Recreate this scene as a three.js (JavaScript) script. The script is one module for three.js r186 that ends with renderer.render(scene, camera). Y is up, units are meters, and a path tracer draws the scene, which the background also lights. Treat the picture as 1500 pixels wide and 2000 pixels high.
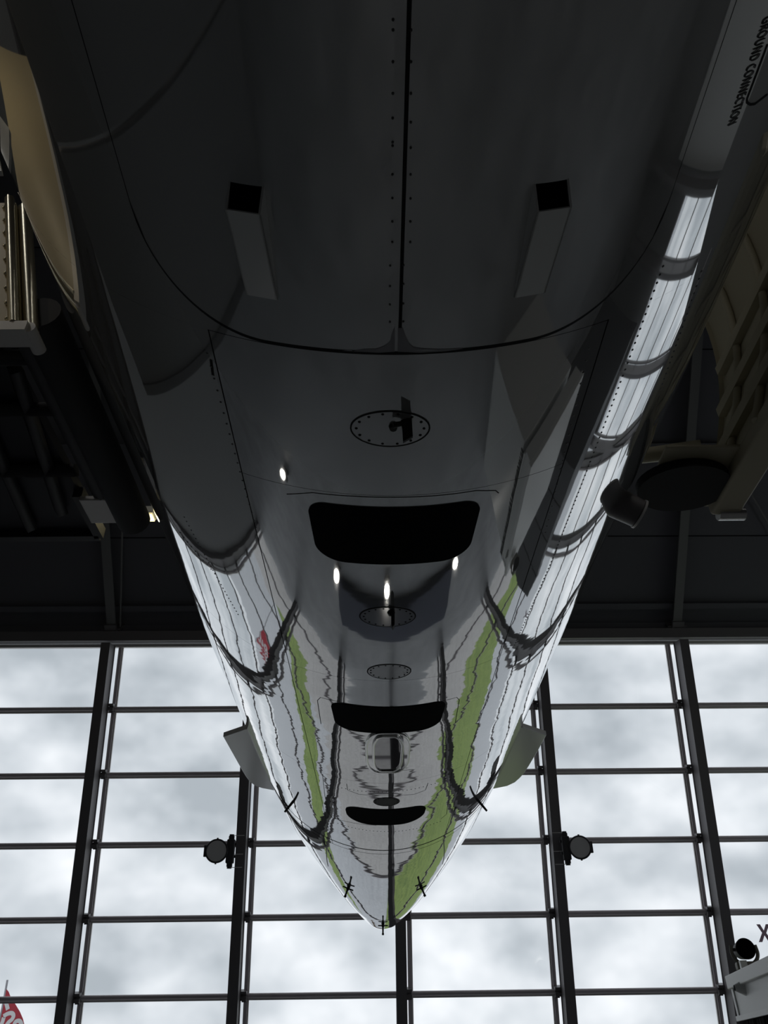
import * as THREE from 'three';
import { mergeGeometries } from 'three/addons/utils/BufferGeometryUtils.js';
import { RoundedBoxGeometry } from 'three/addons/geometries/RoundedBoxGeometry.js';
import { ImprovedNoise } from 'three/addons/math/ImprovedNoise.js';
import { FontLoader } from 'three/addons/loaders/FontLoader.js';
import { TextGeometry } from 'three/addons/geometries/TextGeometry.js';
import { RectAreaLightUniformsLib } from 'three/addons/lights/RectAreaLightUniformsLib.js';
RectAreaLightUniformsLib.init();

// ------------------------------------------------------------------ camera, sky, exposure
const scene = new THREE.Scene();
const EYE = 1.6;                                   // camera height above the hall floor
const FOCAL = 1500, CX = 750, CY = 1000;           // pixels of the 1500 x 2000 photograph
const PITCH = THREE.MathUtils.degToRad(36), YAW = 0.0087, ROLL = -0.0153;
const camera = new THREE.PerspectiveCamera(2 * Math.atan(1000 / FOCAL) * 180 / Math.PI, 0.75, 0.05, 400);
camera.position.set(0, EYE, 0);
const camF = new THREE.Vector3(Math.cos(PITCH) * Math.sin(YAW), Math.sin(PITCH), -Math.cos(PITCH) * Math.cos(YAW));
const camR0 = new THREE.Vector3(Math.cos(YAW), 0, Math.sin(YAW)), camU0 = new THREE.Vector3().crossVectors(camR0, camF);
const camR = camR0.clone().multiplyScalar(Math.cos(ROLL)).addScaledVector(camU0, Math.sin(ROLL));
const camU = camR0.clone().multiplyScalar(-Math.sin(ROLL)).addScaledVector(camU0, Math.cos(ROLL));
camera.quaternion.setFromRotationMatrix(new THREE.Matrix4().makeBasis(camR, camU, camF.clone().negate()));
scene.add(camera);

const noise = new ImprovedNoise();
function fbm(x, y, z, oct = 4) {
  let s = 0, a = 0.5;
  for (let i = 0; i < oct; i++) { s += a * noise.noise(x, y, z); x *= 2.03; y *= 2.03; z *= 2.03; a *= 0.5; }
  return s;
}
function makeSky() {                               // broken overcast, the same all round
  const W = 2048, H = 1024, data = new Float32Array(W * H * 4);
  for (let j = 0; j < H; j++) {
    const el = ((j + 0.5) / H - 0.5) * Math.PI;
    for (let i = 0; i < W; i++) {
      const az = (i + 0.5) / W * Math.PI * 2, c = Math.cos(el);
      const x = Math.cos(az) * c, z = Math.sin(az) * c, y = Math.sin(el);
      const n = fbm(x * 3.4 + 7, y * 5.6 + 1.5, z * 3.4 + 3, 6), m = fbm(x * 10 - 9, y * 15 + 8, z * 10 + 2, 5);
      const lum = Math.min(1.02, Math.max(0.5, 0.72 + n * 0.5 + m * 0.44));
      const cool = (1.02 - lum) * 0.22, o = (j * W + i) * 4;
      data[o] = lum * (0.945 - cool); data[o + 1] = lum * (0.975 - cool * 0.45); data[o + 2] = lum * 1.01; data[o + 3] = 1;
    }
  }
  const t = new THREE.DataTexture(data, W, H, THREE.RGBAFormat, THREE.FloatType);
  t.mapping = THREE.EquirectangularReflectionMapping; t.magFilter = t.minFilter = THREE.LinearFilter; t.needsUpdate = true;
  return t;
}
scene.background = makeSky();
const renderer = new THREE.WebGLRenderer({ antialias: true });
renderer.toneMapping = THREE.LinearToneMapping;
renderer.toneMappingExposure = 1.1;
renderer.shadowMap.enabled = true;

// ------------------------------------------------------------------ helpers
let seed = 7;
const rnd = () => { seed = (seed * 1664525 + 1013904223) % 4294967296; return seed / 4294967296; };
const used = {};
function numbered(n) { used[n] = (used[n] ?? -1) + 1; return used[n] ? n + '_' + String(used[n]).padStart(3, '0') : n; }
function add(name, geo, mat, parent) {
  const m = new THREE.Mesh(geo, mat); m.name = name; m.castShadow = m.receiveShadow = true;
  if (parent) parent.add(m); else { m.name = numbered(name); scene.add(m); }
  return m;
}
function group(name, data = {}) { const g = new THREE.Group(); g.name = numbered(name); g.userData = data; scene.add(g); return g; }
const structure = (o) => { o.userData.kind = 'structure'; return o; };
const stuff = (o) => { o.userData.kind = 'stuff'; return o; };
function tag(o, label, category, grp) { o.userData.label = label; o.userData.category = category; if (grp) o.userData.group = grp; return o; }
function box(w, h, d, x = 0, y = 0, z = 0) { const g = new THREE.BoxGeometry(w, h, d); g.translate(x, y, z); return g; }
function rbox(w, h, d, r, x = 0, y = 0, z = 0) { const g = new RoundedBoxGeometry(w, h, d, 2, r); g.translate(x, y, z); return g; }
function cyl(r0, r1, a, b, seg = 20) {             // tapered cylinder from point a to point b
  const A = new THREE.Vector3(...a), B = new THREE.Vector3(...b), L = A.distanceTo(B), g = new THREE.CylinderGeometry(r1, r0, L, seg);
  g.translate(0, L / 2, 0);
  g.applyQuaternion(new THREE.Quaternion().setFromUnitVectors(new THREE.Vector3(0, 1, 0), B.clone().sub(A).normalize()));
  g.translate(A.x, A.y, A.z); return g;
}
const merge = (l) => mergeGeometries(l.map((g) => { const k = g.index ? g.toNonIndexed() : g; for (const n of Object.keys(k.attributes)) if (!['position', 'normal', 'uv'].includes(n)) k.deleteAttribute(n); return k; }));
function mat(color, rough = 0.6, metal = 0, extra = {}) { return new THREE.MeshPhysicalMaterial({ color, roughness: rough, metalness: metal, side: THREE.DoubleSide, ...extra }); }
const lin = (r, g, b) => new THREE.Color().setRGB(r, g, b);
function texture(W, H, fn, srgb = true) {
  const d = new Uint8Array(W * H * 4);
  for (let j = 0; j < H; j++) for (let i = 0; i < W; i++) { const c = fn(i / W, j / H), o = (j * W + i) * 4; d[o] = c[0]; d[o + 1] = c[1]; d[o + 2] = c[2]; d[o + 3] = 255; }
  const t = new THREE.DataTexture(d, W, H); t.wrapS = t.wrapT = THREE.RepeatWrapping; t.magFilter = THREE.LinearFilter; t.minFilter = THREE.LinearMipmapLinearFilter; t.generateMipmaps = true;
  if (srgb) t.colorSpace = THREE.SRGBColorSpace; t.needsUpdate = true; return t;
}
const clamp = (v, a, b) => Math.min(b, Math.max(a, v));
function ray(px, py) {                             // direction of a photograph pixel
  return camR.clone().multiplyScalar((px - CX) / FOCAL).addScaledVector(camU, (CY - py) / FOCAL).add(camF).normalize();
}
function onHeight(px, py, y) { const d = ray(px, py), t = (y - EYE) / d.y; return new THREE.Vector3(d.x * t, y, d.z * t); }
function onDepth(px, py, z) { const d = ray(px, py), t = z / d.z; return new THREE.Vector3(d.x * t, EYE + d.y * t, z); }

// ------------------------------------------------------------------ materials
const M = {
  paint: mat(lin(0.71, 0.72, 0.715), 0.03, 0.7, { clearcoat: 1, clearcoatRoughness: 0.02 }),
  radome: mat(lin(0.71, 0.72, 0.715), 0.03, 0.72, { clearcoat: 1, clearcoatRoughness: 0.02 }),
  strake: mat(lin(0.72, 0.72, 0.70), 0.3, 0.1, { clearcoat: 0.5, clearcoatRoughness: 0.15 }),
  gap: mat(lin(0.006, 0.006, 0.007), 0.9),
  black: mat(lin(0.0012, 0.0014, 0.004), 0.8, 0, { specularIntensity: 0.06 }),
  marking: mat(lin(0.02, 0.02, 0.022), 0.6),
  rubber: mat(lin(0.012, 0.012, 0.014), 0.7),
  fastener: mat(lin(0.06, 0.06, 0.06), 0.4, 0.5),
  chrome: mat(lin(0.78, 0.78, 0.76), 0.16, 1),
  darkGlass: mat(lin(0.02, 0.022, 0.025), 0.05, 0, { clearcoat: 1, clearcoatRoughness: 0.02 }),
  steel: mat(lin(0.17, 0.16, 0.165), 0.45, 0.2),
  steelLight: mat(lin(0.75, 0.73, 0.71), 0.45, 0.1),
  frame: mat(lin(0.6, 0.55, 0.57), 0.5, 0.1),
  glass: mat(lin(1, 1, 1), 0, 0, { transmission: 1, thickness: 0, ior: 1.5 }),
  roof: mat(lin(0.13, 0.13, 0.145), 0.85),
  rafter: mat(lin(0.19, 0.19, 0.19), 0.6),
  wall: mat(lin(0.2, 0.2, 0.2), 0.85),
  housing: mat(lin(0.045, 0.045, 0.05), 0.5, 0.2),
  lens: mat(lin(0.65, 0.65, 0.65), 0.35, 0.1),
  primer: mat(lin(0.48, 0.44, 0.32), 0.55, 0.1),
  deck: mat(lin(0.02, 0.021, 0.03), 0.6),
  tower: mat(lin(0.16, 0.16, 0.165), 0.7),
  deckBeam: mat(lin(0.045, 0.045, 0.05), 0.55, 0.2),
  beige: mat(lin(0.55, 0.47, 0.30), 0.45),
  trim: mat(lin(0.62, 0.58, 0.46), 0.28, 0.9),
  white: mat(lin(0.76, 0.77, 0.75), 0.4),
  white2: mat(lin(0.84, 0.85, 0.83), 0.4),
  bristle: mat(lin(0.015, 0.015, 0.016), 0.9),
  lampBody: mat(lin(0.03, 0.026, 0.026), 0.6),
  bracketGrey: mat(lin(0.2, 0.19, 0.16), 0.5, 0.2),
};

// ------------------------------------------------------------------ the glazed front wall (leans inwards)
const FAC = { D: 11.957, lean: 0.2599, psi: -0.01238, x0: 0.4214, s: 1.0247, h: EYE + 5.8645, pitch: 2.4 };
const fU = new THREE.Vector3(Math.cos(FAC.psi), 0, Math.sin(FAC.psi)), fN = new THREE.Vector3(Math.sin(FAC.psi), 0, -Math.cos(FAC.psi));
const fV = new THREE.Vector3(0, Math.cos(FAC.lean), 0).addScaledVector(fN, -Math.sin(FAC.lean));
const fI = new THREE.Vector3().crossVectors(fU, fV);
const fO = fN.clone().multiplyScalar(FAC.D).setY(FAC.h);
const FACM = new THREE.Matrix4().makeBasis(fU, fV, fI).setPosition(fO);
const facPoint = (u, v, w) => new THREE.Vector3(u, v, w).applyMatrix4(FACM);
const SLOPE_LEN = FAC.h / Math.cos(FAC.lean);
const postU = [], barU = [];
for (let i = -3; i <= 4; i++) { postU.push(FAC.x0 + i * FAC.pitch); barU.push(FAC.x0 + i * FAC.pitch + (i <= 0 ? 0.13 : -0.13)); }
function frontWall() {
  const g = structure(group('wall_front')); g.applyMatrix4(FACM);
  const rows = 7, L = SLOPE_LEN;
  postU.forEach((u, i) => {
    add('post', merge([box(0.15, L, 0.02, u, -L / 2, 0.40), box(0.15, L, 0.02, u, -L / 2, 0.13), box(0.13, L, 0.26, u, -L / 2, 0.265)]), M.steel, g);
    add('glazing_bar', box(0.05, L, 0.09, barU[i], -L / 2, 0.0), M.frame, g);
    add('glazing_bead', box(0.022, L, 0.03, barU[i] + (i <= 3 ? 0.036 : -0.036), -L / 2, 0.0), M.steelLight, g);
    for (let t = 1; t <= rows; t++) {
      const v = -t * FAC.s, du = barU[i] - u;
      add('bracket', merge([box(Math.abs(du) + 0.05, 0.035, 0.16, u + du / 2, v + 0.055, 0.07), box(Math.abs(du) + 0.05, 0.05, 0.16, u + du / 2, v - 0.02, 0.07), box(Math.abs(du) * 0.5, 0.14, 0.05, barU[i] - Math.sign(du) * 0.012, v, 0.08)]), M.steel, g);
    }
  });
  for (let i = 0; i < postU.length - 1; i++) {
    const u0 = barU[i] + 0.02, u1 = barU[i + 1] - 0.02, w = u1 - u0, um = (u0 + u1) / 2;
    for (let t = 0; t <= rows; t++) {
      const v = -t * FAC.s;
      if (t) {
        add('transom', cyl(0.033, 0.033, [u0, v, 0.045], [u1, v, 0.045], 12), M.frame, g);
        add('transom_sill', box(w, 0.04, 0.05, um, v - 0.042, 0.0), M.steelLight, g);
      }
      const bot = t < rows ? v - FAC.s : -L, h = v - bot;
      const p = new THREE.PlaneGeometry(w, h - 0.02); p.translate(um, v - h / 2, -0.005);
      add('pane', p, M.glass, g);
    }
  }
  // head beam above the glass
  add('head_rail', box(17.3, 0.05, 0.10, 1.57, 0.015, 0.02), M.steelLight, g);
  add('head_beam', box(17.3, 0.16, 0.34, 1.57, 0.14, 0.10), M.steel, g);
  add('head_beam', box(17.3, 0.10, 0.16, 1.57, 0.30, 0.04), M.roof, g);
  return g;
}
frontWall();

// ------------------------------------------------------------------ hall: floor, side walls, roof, back wall
const XL = -6.98, XR = 10.15, ZB = 16, ZF = -14.2;
const floorTex = texture(512, 512, (u, v) => { const n = fbm(u * 9, v * 9, 1.3, 5) * 26 + fbm(u * 60, v * 60, 4, 2) * 12, b = 122 + n; return [b, b + 1, b + 3]; });
function slab(name, x0, x1, z0, z1, top, m, uvScale) {
  const g = box(x1 - x0, 0.3, z1 - z0, (x0 + x1) / 2, top - 0.15, (z0 + z1) / 2), p = g.attributes.position, uv = g.attributes.uv;
  for (let i = 0; i < p.count; i++) uv.setXY(i, p.getX(i) / uvScale, p.getZ(i) / uvScale);
  return structure(add(name, g, m));
}
slab('floor', XL - 0.3, XR + 0.3, ZF + 0.15, ZB + 0.3, 0, mat(0xffffff, 0.45, 0, { map: floorTex }), 4);

function rightWall() {                             // glazed bays next to the front corner under a raking eave, clad behind
  const g = structure(group('wall_right')), X = XR, posts = [-12.35, -9.95, -7.55, -6.15], eave = (z) => clamp(5.0 + (-6.15 - z) * 0.72, 5.0, FAC.h - 0.1), sill = 2.95;
  posts.forEach((z, i) => {
    const h = eave(z);
    add('post', merge([box(0.30, h, 0.13, X - 0.3, h / 2, z), box(0.06, h, 0.06, X, h / 2, z)]), M.steel, g);
    if (i === posts.length - 1) return;
    const z1 = posts[i + 1], w = z1 - z, lo = sill;
    for (let y = lo; y < h - 0.1; y += 1.0247) {
      add('transom', box(0.08, 0.07, w - 0.06, X, y + 0.035, (z + z1) / 2), M.frame, g);
      const t0 = Math.min(y + 1.0247, eave(z)), t1 = Math.min(y + 1.0247, eave(z1)); if (t1 < y + 0.05 && t0 < y + 0.05) continue;
      const p = new THREE.PlaneGeometry(w - 0.05, 1), a = p.attributes.position;   // pane cut to the rake
      for (let k = 0; k < a.count; k++) { const rear = a.getX(k) > 0, up = a.getY(k) > 0; a.setXYZ(k, X, up ? Math.max(y + 0.02, rear ? t1 : t0) : y + 0.02, (z + z1) / 2 + a.getX(k)); }
      p.computeVertexNormals(); add('pane', p, M.glass, g);
    }
    add('low_cladding', box(0.25, sill, w, X + 0.1, sill / 2, (z + z1) / 2), M.wall, g);
  });
  add('corner_column', box(0.3, SLOPE_LEN, 0.34, X - 0.1, -SLOPE_LEN / 2, 0.2).applyMatrix4(FACM), M.steel, g);
  add('light_panel', rbox(0.05, 3.4, 10, 0.01, X - 0.06, 3.3, -1.0), M.white, g);
  const zf = -13.9, zr = 2, yr = FAC.h + (zr + FAC.D) * Math.tan(0.757), s = new THREE.Shape();
  s.moveTo(zf, FAC.h - 0.1); s.lineTo(-9.4, eave(-9.4)); s.lineTo(-6.15, 5.0); s.lineTo(-6.15, 0); s.lineTo(ZB, 0); s.lineTo(ZB, yr); s.lineTo(zr, yr); s.lineTo(-FAC.D - 0.3, FAC.h + 0.2); s.closePath();
  const e = new THREE.ExtrudeGeometry(s, { depth: 0.25, bevelEnabled: false }); e.rotateY(-Math.PI / 2); e.translate(X + 0.225, 0, 0);
  add('cladding', e, M.wall, g);
  return g;
}
rightWall();
function leftWall() {                              // clad wall
  const g = structure(group('wall_left')), zr = 2, yr = FAC.h + (zr + FAC.D) * Math.tan(0.757), s = new THREE.Shape();
  s.moveTo(-13.9, 0); s.lineTo(ZB, 0); s.lineTo(ZB, yr); s.lineTo(zr, yr); s.lineTo(-FAC.D - 0.3, FAC.h + 0.2); s.closePath();
  const e = new THREE.ExtrudeGeometry(s, { depth: 0.25, bevelEnabled: false }); e.rotateY(-Math.PI / 2); e.translate(XL, 0, 0);
  add('cladding', e, M.wall, g);
  add('corner_column', box(0.3, SLOPE_LEN, 0.34, XL + 0.02, -SLOPE_LEN / 2, 0.2).applyMatrix4(FACM), M.steel, g);
}
leftWall();
structure(add('wall_back', box(XR - XL + 0.8, 22, 0.3, (XL + XR) / 2, 11, ZB + 0.15), M.wall));

function roof() {
  const g = structure(group('ceiling'));
  const a = 0.757, e = new THREE.Vector3(0, Math.sin(a), 0).addScaledVector(fN, -Math.cos(a)), nn = new THREE.Vector3().crossVectors(fU, e);
  const base = facPoint(0, 0.34, 0.05);
  const m = new THREE.Matrix4().makeBasis(fU, e, nn).setPosition(base);   // x along the wall, y up the slope, z down into the hall
  const put = (name, geo, mt) => { geo.applyMatrix4(m); return add(name, geo, mt, g); };
  const rowH = 1.55, len = 20.4;
  for (let r = 0; r < 5; r++) for (let i = 0; i < postU.length - 1; i++)
    put('roof_panel', box(FAC.pitch - 0.02, rowH - 0.02, 0.06, postU[i] + FAC.pitch / 2, rowH * (r + 0.5), -0.06), M.roof);
  put('roof_deck', box(17.6, len, 0.06, 1.57, len / 2, -0.16), M.gap);
  put('roof_panel', box(17.2, len - rowH * 5, 0.06, 1.57, rowH * 5 + (len - rowH * 5) / 2, -0.06), M.roof);
  postU.forEach((u) => { put('rafter', merge([box(0.15, 9.5, 0.03, u, 4.75, 0.16), box(0.03, 9.5, 0.16, u, 4.75, 0.07)]), M.rafter); });
  postU.forEach((u) => { put('rafter_shoe', merge([box(0.32, 0.03, 0.25, u, 0.02, 0.08), box(0.2, 0.12, 0.05, u, 0.05, 0.2)]), M.steel); });
  for (const [x0, y0, x1, y1] of [[postU[5] + 0.9, 2.6, postU[6] + 0.3, -0.1], [postU[1] + 0.35, 2.8, postU[1] + 0.12, 0.0]])
    put('tie_rod', cyl(0.018, 0.018, [x0, y0, 0.1], [x1, y1, 0.1], 8), M.rafter);
  put('purlin', box(17.2, 0.10, 0.14, 1.57, 0.34, 0.0), M.roof);
  put('purlin', box(17.2, 0.06, 0.08, 1.57, rowH * 2, 0.0), M.roof);
  const yr = FAC.h + (2 + FAC.D) * Math.tan(a);
  add('flat_roof', box(XR - XL + 1, 0.3, ZB - 1.5 + 0.6, (XL + XR) / 2, yr + 0.2, (ZB + 1.5) / 2), M.roof, g);
  return g;
}
roof();

// ------------------------------------------------------------------ grounds outside (mirrored in the skin)
const grassTex = texture(512, 512, (u, v) => { const n = fbm(u * 14, v * 14, 2, 5), f = fbm(u * 120, v * 120, 7, 2); return [128 + n * 60 + f * 40, 148 + n * 56 + f * 40, 76 + n * 34 + f * 22]; });
const paveTex = texture(256, 256, (u, v) => { const n = fbm(u * 20, v * 20, 5, 4) * 40; return [188 + n, 184 + n, 181 + n]; });
const tarTex = texture(256, 256, (u, v) => { const n = fbm(u * 24, v * 24, 9, 4) * 34; return [196 + n, 197 + n, 200 + n]; });
const lawnM = mat(0xffffff, 0.95, 0, { map: grassTex });
slab('apron', -140, 140, -180, ZF, -0.04, mat(0xffffff, 0.85, 0, { map: tarTex }), 6);
slab('paving', -30, 40, ZF - 4.2, ZF + 0.15, 0.0, mat(0xffffff, 0.8, 0, { map: paveTex }), 3);
slab('lawn', 0.35, 11.5, -70, ZF - 4.2, 0.0, lawnM, 5);
slab('lawn', -7.6, -5.1, -48, ZF - 4.2, 0.0, lawnM, 5);
slab('lawn', 16, 30, -14, 10, 0.0, lawnM, 5);

// ------------------------------------------------------------------ the aircraft: a lofted fuselage seen from beneath
const keelX = (D) => 0.070 - 0.0058 * clamp(D, 0, 12);
const kTab = [[-8, 1.6], [0, 1.6], [1.5, 1.6], [3, 1.645], [4.2, 1.69], [5.2, 1.70], [6.2, 1.675], [7.2, 1.63], [8.2, 1.57], [9, 1.52], [9.7, 1.475], [10.4, 1.445], [10.9, 1.445], [11.2, 1.465], [11.32, 1.49], [11.4, 1.545]];
const rTab = [[-8, 1.42], [0, 1.40], [1.5, 1.395], [3, 1.40], [4.2, 1.40], [5.2, 1.385], [6.2, 1.345], [7.2, 1.285], [7.8, 1.22], [8.4, 1.13], [9, 0.985], [9.5, 0.83], [10, 0.665], [10.5, 0.485], [10.9, 0.335], [11.15, 0.225], [11.3, 0.138], [11.37, 0.077], [11.4, 0.002]];
function pchip(tab) {                              // monotone cubic through the stations
  const n = tab.length, x = tab.map((t) => t[0]), y = tab.map((t) => t[1]), d = [], m = [];
  for (let i = 0; i < n - 1; i++) d.push((y[i + 1] - y[i]) / (x[i + 1] - x[i]));
  m.push(d[0]);
  for (let i = 1; i < n - 1; i++) { const h0 = x[i] - x[i - 1], h1 = x[i + 1] - x[i]; m.push(d[i - 1] * d[i] <= 0 ? 0 : (3 * (h0 + h1)) / ((2 * h1 + h0) / d[i - 1] + (h1 + 2 * h0) / d[i])); }
  m.push(d[n - 2]);
  return (t) => {
    t = clamp(t, x[0], x[n - 1]); let i = 0; while (i < n - 2 && t > x[i + 1]) i++;
    const h = x[i + 1] - x[i], s = (t - x[i]) / h, s2 = s * s, s3 = s2 * s;
    return (2 * s3 - 3 * s2 + 1) * y[i] + (s3 - 2 * s2 + s) * h * m[i] + (-2 * s3 + 3 * s2) * y[i + 1] + (s3 - s2) * h * m[i + 1];
  };
}
const keelAt = pchip(kTab), radAt = pchip(rTab), TIP = 11.4;
function bare(D, th, out = new THREE.Vector3()) {  // D metres ahead of the camera, th round from the keel
  const r = radAt(D), c = EYE + keelAt(D) + r, cs = Math.cos(th);
  return out.set(keelX(D) + r * Math.sin(th), c - (cs > 0 ? r : r * 1.12) * cs, -D);
}
const _a = new THREE.Vector3(), _b = new THREE.Vector3(), _c = new THREE.Vector3();
function bareNormal(D, th) {
  const e = 0.004, d0 = Math.min(D, TIP - 0.006);
  bare(d0 + e, th, _a); bare(d0 - e, th, _b); const t = _a.clone().sub(_b);
  bare(d0, th + e, _a); bare(d0, th - e, _b); const s = _a.clone().sub(_b);
  const n = new THREE.Vector3().crossVectors(s, t).normalize();
  const c = EYE + keelAt(d0) + radAt(d0); bare(d0, th, _c);
  if (n.x * (_c.x - keelX(d0)) + n.y * (_c.y - c) < 0) n.negate();
  return n;
}
function waves(D, th) {                            // slight oil-canning of the sheet metal between frames
  const r = Math.min(1.4, radAt(D)), s = th * r, f = clamp((D - 2.0) / 2.5, 0.25, 1) * clamp((TIP - D) / 0.5, 0, 1);
  return f * (0.00075 * noise.noise(D * 2.1, s * 3.2, 1.7) + 0.00028 * noise.noise(D * 8, s * 7, 5.1) + 0.00007 * noise.noise(D * 27, s * 7, 8.3) * clamp((D - 1.2) / 1.5, 0, 1) + 0.0002 * Math.cos(D * Math.PI * 2 / 0.52));
}
function hull(D, th, off = 0) { const n = bareNormal(D, th); return bare(D, th).addScaledVector(n, off + waves(D, th)); }
function hullNormal(D, th) {
  const e = 0.006, r = Math.max(0.05, radAt(D)), et = e / r, d0 = Math.min(D, TIP - 0.01);
  const t = hull(d0 + e, th).sub(hull(d0 - e, th)), s = hull(d0, th + et).sub(hull(d0, th - et)), n = new THREE.Vector3().crossVectors(s, t).normalize();
  if (n.dot(bareNormal(d0, th)) < 0) n.negate();
  return n;
}
function pick(px, py) {                            // pixel -> (D, th) on the fuselage
  const d = ray(px, py);
  const inside = (t) => { const D = -d.z * t; if (D > TIP) return false; const r = radAt(D), c = keelAt(D) + r, x = (d.x * t - keelX(D)) / r, y = (d.y * t - c); return x * x + (y / (y < 0 ? r : r * 1.12)) ** 2 < 1; };
  let t = 0.5; while (t < 16 && !inside(t)) t += 0.02;
  if (t >= 16) return null;
  let a = t - 0.02, b = t; for (let i = 0; i < 40; i++) { const m = (a + b) / 2; inside(m) ? (b = m) : (a = m); }
  const D = -d.z * b, r = radAt(D), c = keelAt(D) + r, y = d.y * b - c;
  return [D, Math.atan2((d.x * b - keelX(D)) / r, -y / (y < 0 ? r : r * 1.12))];
}
const keelD = (py) => { for (let x = 740; x < 800; x += 2) { const q = pick(785 - 0.02 * py, py); if (q) return q[0]; } return TIP; };
function gridGeo(nu, nv, fn, nfn) {                // fn(u, v) position, nfn(u, v) normal
  const pos = [], nor = [], uv = [], idx = [];
  for (let j = 0; j <= nv; j++) for (let i = 0; i <= nu; i++) { const p = fn(i / nu, j / nv), n = nfn(i / nu, j / nv); pos.push(p.x, p.y, p.z); nor.push(n.x, n.y, n.z); uv.push(i / nu, j / nv); }
  for (let j = 0; j < nv; j++) for (let i = 0; i < nu; i++) { const a = j * (nu + 1) + i, b = a + 1, c = a + nu + 1, d = c + 1; idx.push(a, b, c, b, d, c); }
  const g = new THREE.BufferGeometry(); g.setAttribute('position', new THREE.Float32BufferAttribute(pos, 3)); g.setAttribute('normal', new THREE.Float32BufferAttribute(nor, 3)); g.setAttribute('uv', new THREE.Float32BufferAttribute(uv, 2)); g.setIndex(idx);
  // make the winding agree with the normals
  const a = idx[0], b = idx[1], c = idx[2], P = (i) => new THREE.Vector3(pos[i * 3], pos[i * 3 + 1], pos[i * 3 + 2]);
  const mid = Math.floor(idx.length / 6) * 3, [q, r, s] = [idx[mid], idx[mid + 1], idx[mid + 2]];
  const fnm = P(r).sub(P(q)).cross(P(s).sub(P(q))); if (fnm.dot(new THREE.Vector3(nor[q * 3], nor[q * 3 + 1], nor[q * 3 + 2])) < 0) for (let i = 0; i < idx.length; i += 3) { const t = idx[i]; idx[i] = idx[i + 1]; idx[i + 1] = t; }
  g.setIndex(idx); return g;
}
function shell(D0, D1, t0, t1, cell = 0.03, off = 0, flat = false) {
  const rm = Math.max(radAt(D0), radAt(D1)), nu = clamp(Math.round((t1 - t0) * rm / cell), 4, 320), nv = clamp(Math.round((D1 - D0) / cell), 4, 320);
  const at = (v) => D1 > TIP - 0.01 ? D0 + (D1 - D0) * Math.sin(v * Math.PI / 2) : D0 + (D1 - D0) * v;
  return gridGeo(nu, nv, (u, v) => flat ? bare(at(v), t0 + (t1 - t0) * u).addScaledVector(bareNormal(at(v), t0 + (t1 - t0) * u), off) : hull(at(v), t0 + (t1 - t0) * u, off), (u, v) => flat ? bareNormal(at(v), t0 + (t1 - t0) * u) : hullNormal(at(v), t0 + (t1 - t0) * u));
}
function ribbon(pts, width, off = 0.0015, closed = false) {   // strip lying on the skin through (D, th) points
  const q = []; const P = closed ? [...pts, pts[0]] : pts;
  for (let i = 0; i < P.length - 1; i++) { const L = hull(...P[i]).distanceTo(hull(...P[i + 1])), n = Math.max(1, Math.round(L / 0.05)); for (let k = 0; k < n; k++) q.push([P[i][0] + (P[i + 1][0] - P[i][0]) * k / n, P[i][1] + (P[i + 1][1] - P[i][1]) * k / n]); }
  q.push(P[P.length - 1]);
  const pos = q.map((t) => hull(t[0], t[1], off)), nr = q.map((t) => bareNormal(...t)), N = q.length - 1;
  return gridGeo(1, N, (u, v) => { const i = Math.round(v * N), a = pos[closed && i === 0 ? N - 1 : Math.max(0, i - 1)], b = pos[closed && i === N ? 1 : Math.min(N, i + 1)], s = b.clone().sub(a).normalize().cross(nr[i]).normalize(); return pos[i].clone().addScaledVector(s, (u - 0.5) * width); }, (u, v) => nr[Math.round(v * N)]);
}
function frameAt(D, th, off = 0) {                 // matrix: x round the hull (to th+), y forward, z out of the skin
  const n = bareNormal(D, th), f = hull(D + 0.01, th).sub(hull(D - 0.01, th)).normalize(), x = new THREE.Vector3().crossVectors(f, n).normalize();
  f.crossVectors(n, x);
  return new THREE.Matrix4().makeBasis(x, f, n).setPosition(hull(D, th, off));
}
function face(g) {                                 // winding made to agree with the vertex normals
  const p = g.attributes.position, n = g.attributes.normal, ix = g.index, V = (i) => new THREE.Vector3().fromBufferAttribute(p, i), c = ix ? ix.count : p.count, at = (i) => ix ? ix.getX(i) : i;
  if (!ix) return g;
  for (let i = 0; i < c; i += 3) { const A = V(at(i)), f = V(at(i + 1)).sub(A).cross(V(at(i + 2)).sub(A)); if (f.dot(new THREE.Vector3().fromBufferAttribute(n, at(i))) < 0) { const t = ix.getX(i); ix.setX(i, ix.getX(i + 1)); ix.setX(i + 1, t); } }
  return g;
}
const jet = tag(group('jet_airliner'), 'glossy white jet airliner nose and belly hanging overhead in front of glass wall', 'aircraft');
const part = (name, geo, m) => add(name, geo, m, jet);
const sub = (name, geo, m, parent) => add(name, geo, m, parent);

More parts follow.
